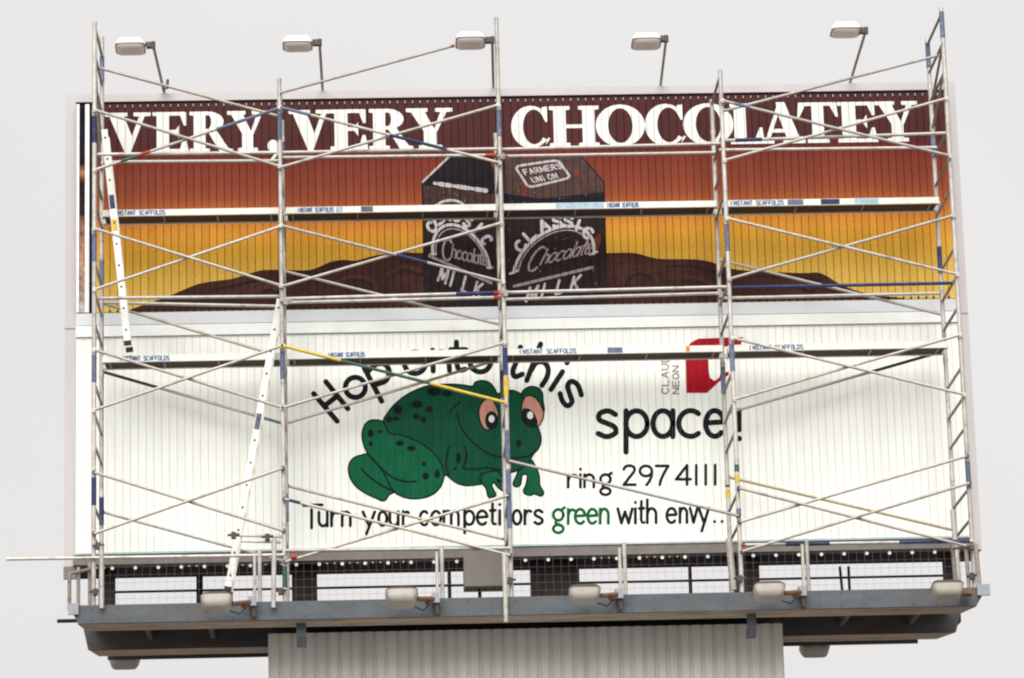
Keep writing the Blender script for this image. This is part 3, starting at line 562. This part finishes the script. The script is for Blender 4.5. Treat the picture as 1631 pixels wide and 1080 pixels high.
shape([(1072, 385), (1100, 400), (1122, 450), (1125, 490), (1100, 545), (1060, 555), (1032, 520), (1022, 465), (1035, 415)], K_eye, 2.7, 2.2)
fa.px(F(arc(1090, 505, 35, 50, 0, 360, 22)[:-1]), K_spot, 3.6); fa.px(F(arc(1090, 497, 16, 20, 0, 360, 14)[:-1]), K_white, 3.9)
shape([(1262, 395), (1252, 370), (1262, 343), (1297, 324), (1338, 330), (1362, 357), (1366, 400), (1372, 455), (1340, 480), (1290, 440)], K_fr, 2.3, 2.6)
shape([(1290, 372), (1320, 380), (1350, 415), (1370, 465), (1360, 510), (1338, 535), (1300, 520), (1258, 470), (1252, 430), (1266, 385)], K_eye, 3.4, 2.2)
fa.px(F([(1262, 440), (1290, 442), (1320, 465), (1338, 510), (1335, 535), (1310, 545), (1270, 530), (1248, 495), (1248, 465)]), K_spot, 4.3); fa.px(F(arc(1298, 478, 17, 21, 0, 360, 14)[:-1]), K_white, 4.6)
fa.build('frog_picture', [K_fr, K_fl, K_eye, K_spot, K_white], lb, .0115)

# ------------------------------------------------------------------ scaffolding
YF, YB = -1.72, -.45
PX = [-5.525, -3.12, -.262, 2.66, 5.625]
TOP = [6.74, 5.92, 6.72, 5.95, 6.77]
sc = thing('scaffolding', 'galvanised tube scaffold with crossed braces standing in front of both billboards', 'scaffolding', (0, -1.1, -1.1))
LV = [-1.095, .7, 2.3, 3.9, 5.5]
RT = .0295
blue = {(0, 'F'): (1, 2, 3, 4), (0, 'B'): (1, 3, 5), (1, 'F'): (2, 4), (1, 'B'): (1, 4), (2, 'F'): (1, 2, 4), (2, 'B'): (2,), (3, 'F'): (2, 3), (3, 'B'): (2,), (4, 'F'): (1, 5), (4, 'B'): (3, 4, 5)}
for i, x in enumerate(PX):
    zs = LV + [TOP[i]]
    for k in range(5):
        z0, z1 = zs[k], zs[k + 1]
        fo = bpy.data.objects.new('frame', None); COL.objects.link(fo); fo.parent = sc; fo.empty_display_size = .1
        fo.location = Vector((x, YF, z0 + ZB)) - WL[sc]; WL[fo] = Vector((x, YF, z0 + ZB))
        zb1 = z1 if k < 4 else (z1 + .22 if i == 0 else (z0 + .25 if i == 1 else z1))
        MB().tube((x, YF, z0), (x, YF, z1), RT, 12).build('post', M_tube, fo)
        if not (i == 2 and k == 4): MB().tube((x, YB, z0), (x, YB, zb1), RT, 12).build('post', M_tube, fo)
        if k:
            for y in (YF, YB): MB().tube((x, y, z0 - .05), (x, y, z0 + .02), RT + .005, 12).build('collar', M_tube, fo)
        for q in range(-13, 5):
            z = 5.1 + .4 * q - .012
            if z0 < z - .02 and z + .02 < z1 and not (i == 2 and k == 4):
                MB().tube((x, YF + .02, z), (x, YB - .02, z), .019, 8).build('rung', M_rung, fo)
        for sd, y in (('F', YF), ('B', YB)):
            if k + 1 in blue[(i, sd)]: MB().tube((x, y, z1 - .42), (x, y, z1 - .06), RT + .0035, 12).build('painted_sleeve', M_dblue if (i + k) % 3 == 0 else M_blue, fo)
        if i == 2 and k == 1: MB().tube((x, YF, 1.60), (x, YF, 1.86), RT + .0035, 12).build('painted_sleeve', M_yellow, fo)
        if i == 2 and k == 0: MB().tube((x, YF, -.12), (x, YF, .27), RT + .0035, 12).build('painted_sleeve', M_blue, fo)
        if i == 2 and k == 1: MB().tube((x, YF, .75), (x, YF, 1.15), RT + .0035, 12).build('painted_sleeve', M_blue, fo)
        if i == 3 and k == 0:
            for z, m_ in ((.56, M_green), (.42, M_yellow), (-.02, M_blue)): MB().tube((x, YF, z), (x, YF, z + .1), RT + .003, 12).build('painted_sleeve', m_, fo)
            for z, m_ in ((.62, M_green), (.48, M_yellow)): MB().tube((x, YB, z), (x, YB, z + .1), RT + .003, 12).build('painted_sleeve', m_, fo)
        if i == 1 and k == 0: MB().tube((x, YF, -.82), (x, YF, -.55), RT + .003, 12).build('painted_sleeve', M_green, fo)
# diagonal stays in the open top lifts
for i in (0, 4):
    x = PX[i]; MB().tube((x, YF + .03, 6.28), (x, YB - .25, 5.15 if i == 0 else 5.9), .018, 8).build('stay', M_rung, sc)
    MB().tube((x, YF + .1, 5.9), (x, YB - .03, 5.5), .018, 8).build('stay', M_rung, sc)
def brace(bay, zl, zr, Y, m=None, cl=None, ext=0):
    x0, x1 = PX[bay] + .01, PX[bay + 1] - .01
    o = MB().tube((x0, Y, zl), (x1, Y, zr), .0195, 10).build('brace', m or M_brace, sc)
    for x, z in ((x0, zl), (x1, zr)): MB().tube((x, Y + (.045 if Y < -1.4 else -.045), z), (x, Y - .012, z), .03, 8).build('brace_hook', M_tube if z > 1.4 else M_clamp, o)
    for f0, f1, mm in cl or ():
        a, c = Vector((x0, Y, zl)), Vector((x1, Y, zr)); MB().tube(a.lerp(c, f0), a.lerp(c, f1), .0213, 10).build('painted_sleeve', mm, o)
yf, yf2 = YF - .045, YF - .09
bl_ = M_blue; db = M_dblue
for bay in (0, 1, 3):
    ends = [(5.5, 4.7), (3.9, 3.1), (2.3, 1.5)]
    for hi, lo in ends:
        c1 = {(1, 5.5): ((.0, .14, bl_), (.5, .76, db)), (1, 3.9): ((.52, .66, db),), (1, 2.3): ((0, .26, M_yellow), (.26, .66, M_green), (.66, 1, M_yellow)), (3, 5.5): ((.05, .12, bl_),)}.get((bay, hi))
        c2 = {(0, 5.5): ((.02, .14, M_brace), (.14, .24, M_green), (.24, .3, M_red), (.66, 1, bl_))}.get((bay, hi))
        brace(bay, hi, lo, yf2 if bay != 0 or hi != 2.3 else yf, None, c1); brace(bay, lo, hi, yf if bay != 0 or hi != 2.3 else yf2, None, c2)
brace(0, .7, -.1, yf); brace(0, -.1, .7, yf2)
brace(1, .3, -.48, yf2, None, ((.02, .07, db),)); brace(1, -.5, .3, yf)
brace(2, .75, -.02, yf)
brace(3, -.1, .7, yf); brace(3, .33, -.5, yf2); brace(3, -.5, .33, yf - .09)
yb = YB + .045; yb2 = YB + .09
brace(0, 3.27, 2.49, yb); brace(0, 2.35, 1.6, yb2, None, ((.0, .3, mat('dark_brace_stretch', alb(78, 80, 86), .7)), (.86, .98, bl_))); brace(0, .46, -.25, yb)  # second brace coloured darker along its end nearest the plank
brace(1, 3.67, 2.89, yb); brace(1, 1.6, 2.42, yb); brace(1, .77, 0, yb2)
brace(3, 3.73, 2.92, yb); brace(3, 1.62, 2.42, yb, None, ((.66, .98, MATS['dark_brace_stretch']),)); brace(3, .77, 0, yb, mat('yellowed_brace', alb(196, 186, 150), .5, .1, .1, 14))  # second brace has the same darker colour towards its upper end
b = MB().tube((PX[0] + .02, -1.15, 6.29), (PX[1], -1.15, 5.58), .0195); b.build('brace', M_brace, sc)
b = MB().tube((PX[1] + .01, yf, 5.71), (ray(722, 73, yf)[0], yf, ray(722, 73, yf)[1]), .018); o = b.build('brace', M_brace, sc)
x_, z_ = ray(718, 74, yf); x2, z2 = ray(724, 72.5, yf); MB().tube((x_, yf, z_), (x2, yf, z2), .021).build('painted_sleeve', M_red, o)
b = MB().tube((PX[3], -1.55, 5.43), (PX[4], -1.3, 6.25), .0195); b.build('brace', M_brace, sc)
def rail(px0, px1, Y, m=M_tube, cl=(), r=.0225):
    (x0, z0), (x1, z1) = ray(*px0, Y), ray(*px1, Y); o = MB().tube((x0, Y, z0), (x1, Y, z1), r, 10).build('guard_rail', m, sc)
    for f0, f1, mm in cl: MB().tube((x0 + (x1 - x0) * f0, Y, z0 + (z1 - z0) * f0), (x0 + (x1 - x0) * f1, Y, z0 + (z1 - z0) * f1), r + .003, 10).build('painted_sleeve', mm, o)
yr = YF + .05; ybr = YB - .05
rail((155, 246), (440, 243), yr); rail((165, 258), (446, 256), ybr); rail((446, 243), (797, 237), yr); rail((450, 251), (797, 247), ybr, cl=((.93, .985, M_red),))
rail((797, 238), (1153, 228.5), yr); rail((800, 249), (1140, 243), ybr); rail((1153, 224), (1510, 212), yr, cl=((.05, .17, db),)); rail((1145, 239), (1492, 235), ybr)
rail((155, 475), (446, 472), yr); rail((165, 482), (449, 488), ybr); rail((448, 476), (800, 466), yr, cl=((.79, .965, db), (.965, .995, M_red))); rail((452, 482), (800, 473.5), ybr, cl=((.96, .99, M_red),))
rail((803, 466), (1158, 457), yr); rail((803, 477), (1148, 467), ybr); rail((1158, 458), (1516, 451), yr, M_dblue); rail((1148, 475), (1497, 467), ybr)
rail((10, 890.5), (452, 884), YF - .05); rail((455, 877), (812, 873), YF - .05); rail((1181, 868), (1550, 862), YF - .05, cl=((.0, .016, M_red), (.19, .38, db), (.68, .985, db)))
rail((372, 852.5), (450, 855), yr, r=.018); rail((383, 862), (447, 864), yr, r=.016)
for a, c, Y, r in (((162, 870), (162, 969), -2.26, .03), ((437, 857), (435.5, 968), -2.26, .031), ((803, 882), (806, 991), -2.26, .031), ((1517, 812), (1529, 950), -.9, .035), ((1161, 858), (1168, 940), -1.0, .045)):
    (x0, z0), (x1, z1) = ray(*a, Y), ray(*c, Y); MB().tube((x0, Y, z0), (x1, Y, z1), r, 12).build('tie_tube', M_tube, sc)
for px, py, Y in ((152, 943, -1.76), (447, 942, -1.76), (812, 925, -1.76), (1178, 922, -1.76), (1548, 918, -1.76), (372, 853, -1.7), (426, 856, -1.7), (455, 481, -1.75), (805, 468, -1.75), (800, 250, -1.75), (1148, 470, -.5), (157, 870, -1.76)):
    x, z = ray(px, py, Y); MB().box(x - .03, x + .03, Y - .045, Y + .045, z - .04, z + .04).tube((x - .075, Y - .03, z), (x + .075, Y - .03, z + .01), .016, 8).build('coupler', M_clamp if py > 800 else M_rung, sc)
for px, py in ((470, 886),): x, z = ray(px, py, YF - .1); MB().tube((x - .05, YF - .1, z - .01), (x + .02, YF - .1, z), .034).build('end_cap', M_red, sc)

# ------------------------------------------------------------------ planks
def plank(bay, z, label, texts=(), patches=()):
    x0, x1 = PX[bay] + .045, PX[bay + 1] - .04
    t = thing('scaffold_plank', label, 'plank', ((x0 + x1) / 2, -.68, z), 'aluminium edged planks on the scaffold')
    y0, y1 = -.91, -.47
    MB().box(x0, x1, y0, y0 + .04, z, z + .085).build('side_rail', M_alu, t)
    MB().box(x0, x1, y1 - .04, y1, z, z + .085).build('side_rail', M_alu, t)
    MB().box(x0 + .02, x1 - .02, y0 + .042, y1 - .042, z + .014, z + .08).build('deck_board', M_ply, t)
    n = 4
    for k in range(n):
        x = x0 + .08 + (x1 - x0 - .2) * k / (n - 1); MB().box(x, x + .022, y0 + .042, y1 - .042, z - .003, z + .012).build('cross_rib', M_rung, t)
    for x in (x0 - .02, x1 - .03):
        for y in (y0 + .06, y1 - .1): MB().box(x, x + .05, y, y + .04, z - .004, z + .05).build('end_hook', M_tube, t)
    xs = 0
    for px0, px1, s_ in texts:
        b = MB(); xa, xb = ray(px0, 335, y0)[0], ray(px1, 335, y0)[0]; n_ = len(s_)
        for i, ch in enumerate(s_):
            gw, sts = UPPER[ch]; cw = (xb - xa) / n_
            for st in sts:
                for (ax, ay), (cx_, cy) in zip(st, st[1:]):
                    a, c = Vector((xa + i * cw + ax / max(gw, .5) * cw * .75, y0 - .0015, z + .014 + ay * .058)), Vector((xa + i * cw + cx_ / max(gw, .5) * cw * .75, y0 - .0015, z + .014 + cy * .058))
                    d = (c - a); d = d.normalized() if d.length > 0 else Vector((1, 0, 0)); nn = Vector((-d.z, 0, d.x)) * .007
                    xs += 1; off = Vector((0, -.0002 * (xs % 5), 0)); b.add([a + nn + off, c + nn + off, c - nn + off, a - nn + off], [(0, 1, 2, 3)])
        b.build('lettering', M_txt, t)['kind'] = 'stuff'
    for px0, px1, m_ in patches:
        xa, xb = ray(px0, 335, y0)[0], ray(px1, 335, y0)[0]; MB().box(xa, xb, y0 - .001, y0 + .002, z + .006, z + .08).build('painted_patch', m_, t)
M_txt = mat('plank_lettering_blue', alb(70, 110, 165), .6, 0, .2, 30)
M_lbl = mat('pale_blue_wash', alb(176, 206, 222), .6, 0, .2, 20, alb(235, 235, 230), .4)
TXT = 'INSTANT SCAFFOLDS'
plank(0, 4.32, 'upper plank in the leftmost bay, crossed by the first ladder', ((184, 264, TXT),))
plank(1, 4.32, 'upper plank crossing the left face of the painted carton', ((475, 532, TXT),), ((535, 546, M_lbl), (575, 594, bl_)))
plank(2, 4.32, 'upper plank crossing the right face of the painted carton', ((968, 1018, TXT),), ((885, 962, M_lbl),))
plank(3, 4.32, 'upper plank in the rightmost bay below the word ending', ((1165, 1250, TXT),), ((1255, 1280, bl_), (1308, 1338, db), (1362, 1400, M_lbl)))
plank(0, 2.345, 'lower plank in the leftmost bay, crossed by the longer ladder', ((192, 270, TXT),))
plank(1, 2.345, 'lower plank covering the arched word above the frog head', ((520, 578, TXT),))
plank(2, 2.345, 'lower plank with a dark blue patch beside the red logo', ((822, 912, TXT),), ((960, 984, bl_), (1084, 1090, mat('orange_paint', alb(240, 140, 50), .6))))
plank(3, 2.345, 'lower plank in the rightmost bay over the blank white slats', ((1185, 1270, TXT),))

# ------------------------------------------------------------------ ladders
def ladder(label, top, bot, n, stickers):
    Y0, Y1 = -1.36, -1.0
    (x1, z1), (x0, z0) = ray(*top, Y0), ray(*bot, Y0); a, c = Vector((x0, 0, z0)), Vector((x1, 0, z1)); d = (c - a).normalized(); w_ = Vector((d.z, 0, -d.x)) * .042
    t = thing('ladder', label, 'ladder', (x0, (Y0 + Y1) / 2, z0), 'ladders inside the scaffold')
    for Y in (Y0, Y1):
        b = MB().loft([[(p + w_ * s_ + Vector((0, y, 0))) for s_, y in ((-1, Y), (1, Y), (1, Y + .028), (-1, Y + .028))] for p in (a, c)]); o = b.build('stile', M_ladder, t)
        MB().loft([[(p + w_ * s_ * 1.12 + Vector((0, y, 0))) for s_, y in ((-1, Y - .006), (1, Y - .006), (1, Y + .034), (-1, Y + .034))] for p in (a - d * .03, a + d * .03)]).build('foot', M_hole, o)
        if Y == Y0:
            for f0, f1, m_ in stickers:
                MB().loft([[(p + w_ * s_ * .8 + Vector((0, y, 0))) for s_, y in ((-1, Y - .002), (1, Y - .002), (1, Y), (-1, Y))] for p in (a.lerp(c, f0), a.lerp(c, f1))]).build('sticker', m_, o)
    for k in range(n):
        p = a.lerp(c, (k + .6) / n); MB().tube(p + Vector((0, Y0 - .004, 0)), p + Vector((0, Y1 + .03, 0)), .015, 10).build('rung', M_hole if False else M_rung, t)
        MB().tube(p + Vector((0, Y0 - .007, 0)), p + Vector((0, Y0 - .0045, 0)), .012, 10).build('rung_end', M_hole, t)
ladder('white ladder seen edge on leaning before the brown billboard at the left', (166, 206), (203, 546), 10, ((.52, .575, M_yellow), (.625, .69, M_dblue)))
ladder('longer white ladder seen edge on reaching the platform beside the second post', (446, 476), (363, 938), 13, ((.545, .60, M_blue),))

# ------------------------------------------------------------------ floodlights
def head(b, c, tilt, up, s_=1.0, wx=.2, dy=.15, ht=.11):      # rounded tapered housing, rim towards +local z when up
    ct, st = math.cos(tilt), math.sin(tilt)
    def P_(x, y, z): return (c[0] + x * s_, c[1] + (y * ct - z * st) * s_, c[2] + (y * st + z * ct) * s_)
    def ring(fx, fy, z):
        pts = []
        for i in range(20):
            a = 2 * math.pi * i / 20; ca_, sa = math.cos(a), math.sin(a); k = .36
            pts.append(P_(math.copysign(abs(ca_) ** k, ca_) * wx * fx, math.copysign(abs(sa) ** k, sa) * dy * fy, z))
        return pts
    sg = 1 if up else -1
    b.loft([ring(.55, .5, -sg * ht), ring(.80, .78, -sg * ht * .85), ring(.93, .92, -sg * ht * .3), ring(1, 1, sg * ht * .35), ring(1.02, 1.03, sg * ht * .55)], True, 0)
    b.loft([ring(1.03, 1.04, sg * ht * .46), ring(1.035, 1.045, sg * ht * .60)], False, 2)
    b.loft([ring(.95, .95, sg * ht * .552), ring(.9, .88, sg * ht * .95), ring(.6, .55, sg * ht * 1.15)], True, 1)
def top_lamp(tip, base, hd, label):
    (xa, za), (xb, zb), (xh, zh) = ray(*tip, -1.85), ray(*base, .3), ray(*hd, -1.85)
    t = thing('floodlight', label, 'floodlight', (xb, .3, 6.34), 'floodlights on arms above the sign')
    MB().tube((xb, .3, 6.342), (xb, .3, 6.40), .03).tube((xb, .3, 6.39), (xa, -1.85, za), .019).build('arm', M_arm, t)
    b = MB(); head(b, (xh, -1.87, zh), math.radians(-4 + 5 * math.sin(tip[0])), False, 1.0, .19, .17, .068); b.build('lamp_head', [M_lampw, M_lampg, M_arm], t)
    MB().box(xa - .09, xa + .01, -1.89, -1.80, za - .035, za + .035).tube((xa, -1.87, za - .05), (xa, -1.87, za + .04), .03).tube((xh + .19, -1.87, zh + .02), (xa - .05, -1.86, za), .03).build('knuckle', M_lampd, t)
top_lamp((244, 72), (262, 148), (208, 74), 'leftmost of the five floodlights on arms above the sign')
top_lamp((509, 68), (514, 147), (474, 70), 'floodlight on an arm above the second word of the sign')
top_lamp((784, 64), (786, 145), (749, 65), 'floodlight on an arm beside the tall middle scaffold post')
top_lamp((1061, 62), (1052, 140), (1029, 66), 'floodlight on an arm above the first half of the long word')
top_lamp((1379, 49), (1353, 126), (1346, 48), 'rightmost of the five floodlights on arms above the sign')
x, z = ray(266, 138, .0); b = MB().tube((x, 0, z - .03), (x + .01, 0, z + .1), .02).box(x - .06, x - .02, -.02, .02, z - .06, z - .02); b.build('conduit_stub', M_lampd, cs)
def low_lamp(hd, brk, label):
    (xh, zh) = ray(*hd, -2.62)
    t = thing('floodlight', label, 'floodlight', (xh, -2.2, -1.1), 'floodlights along the platform edge')
    b = MB(); head(b, (xh, -2.62, zh), math.radians(-24 + 7 * math.sin(hd[0])), True, 1.0, .195, .14, .095); b.build('lamp_head', [M_lampb, M_lampd, M_lampd], t)
    if brk:
        xb, zb = ray(*brk, -2.3)
        MB().tube((xh + .2, -2.62, zh - .01), (xb - .03, -2.34, zb + .02), .03).tube((xb - .12, -2.4, zb - .04), (xb - .02, -2.32, zb + .0), .035).build('arm', M_rustb, t)
        MB().box(xb - .05, xb + .05, -2.36, FY - .002, zb - .03, zb + .09).build('mount_box', M_ptl, t)
        MB().tube((xh + .1, -2.5, zh - .06), (xb - .16, -2.36, zb - .13), .008, 6).tube((xb - .16, -2.36, zb - .13), (xb - .04, -2.33, zb - .02), .008, 6).build('cable', M_hole, t)
        MB().tube((xb + .01, -2.28, zb - .031), (xb + .02, -2.28, zb - .16), .042, 12, .034).build('cable_gland', M_lampd, t)
    else: MB().box(xh + .2, xh + .34, -2.5, FY - .065, zh - .02, zh + .04).build('arm', M_rustb, t)
low_lamp((345, 961), (402, 962), 'beige floodlight below the foot of the longer ladder')
low_lamp((640, 953), (694, 957), 'beige floodlight on the platform edge left of the grey cabinet')
low_lamp((931, 948), (986, 950), 'beige floodlight on the platform edge right of the black column')
low_lamp((1225, 944), (1278, 946), 'beige floodlight above the right hanging bracket')
low_lamp((1509, 941), None, 'beige floodlight at the right end of the platform edge')
for px, py, lab in ((198, 1053, 'flat beige floodlight under the far left corner of the platform'), (1298, 1034, 'flat beige floodlight under the platform just right of the tower')):
    Y = 1.25; x, z = ray(px, py, Y); t = thing('floodlight', lab, 'floodlight', (x, .8, -1.3), 'floodlights behind the platform')
    b = MB(); head(b, (x, Y, z), math.radians(-20), True, 1.0, .2, .15, .08); b.build('lamp_head', [M_lampb, M_lampg, M_lampd], t)
    MB().tube((x - .1, Y - .05, z + .02), (x - .12, .79, -1.22), .022).tube((x + .1, Y - .05, z + .02), (x + .1, .79, -1.22), .022).build('arm', M_rustb, t)

# ------------------------------------------------------------------ control cabinet under the sign
(x0, z1), (x1, z0) = ray(738, 879, -.1), ray(803, 934, -.1)
t = thing('control_cabinet', 'flat grey control cabinet hanging under the sign beside the middle scaffold post', 'cabinet', ((x0 + x1) / 2, 0, z0))
MB().box(x0, x1, -.1, .28, z0, z1 - .10).build('body', M_cab, t)
MB().box(x0 + .004, x1 - .004, -.112, -.101, z0 + .01, z1 - .11).build('door', M_cab, t)
MB().box(x0, x1, -.085, .2, z1 - .098, z1).build('hood', M_beam, t)
xa = ray(764, 945, .1)[0]; MB().tube((xa, .1, z0), (xa, .1, -1.1), .02).build('conduit', M_dark, t)
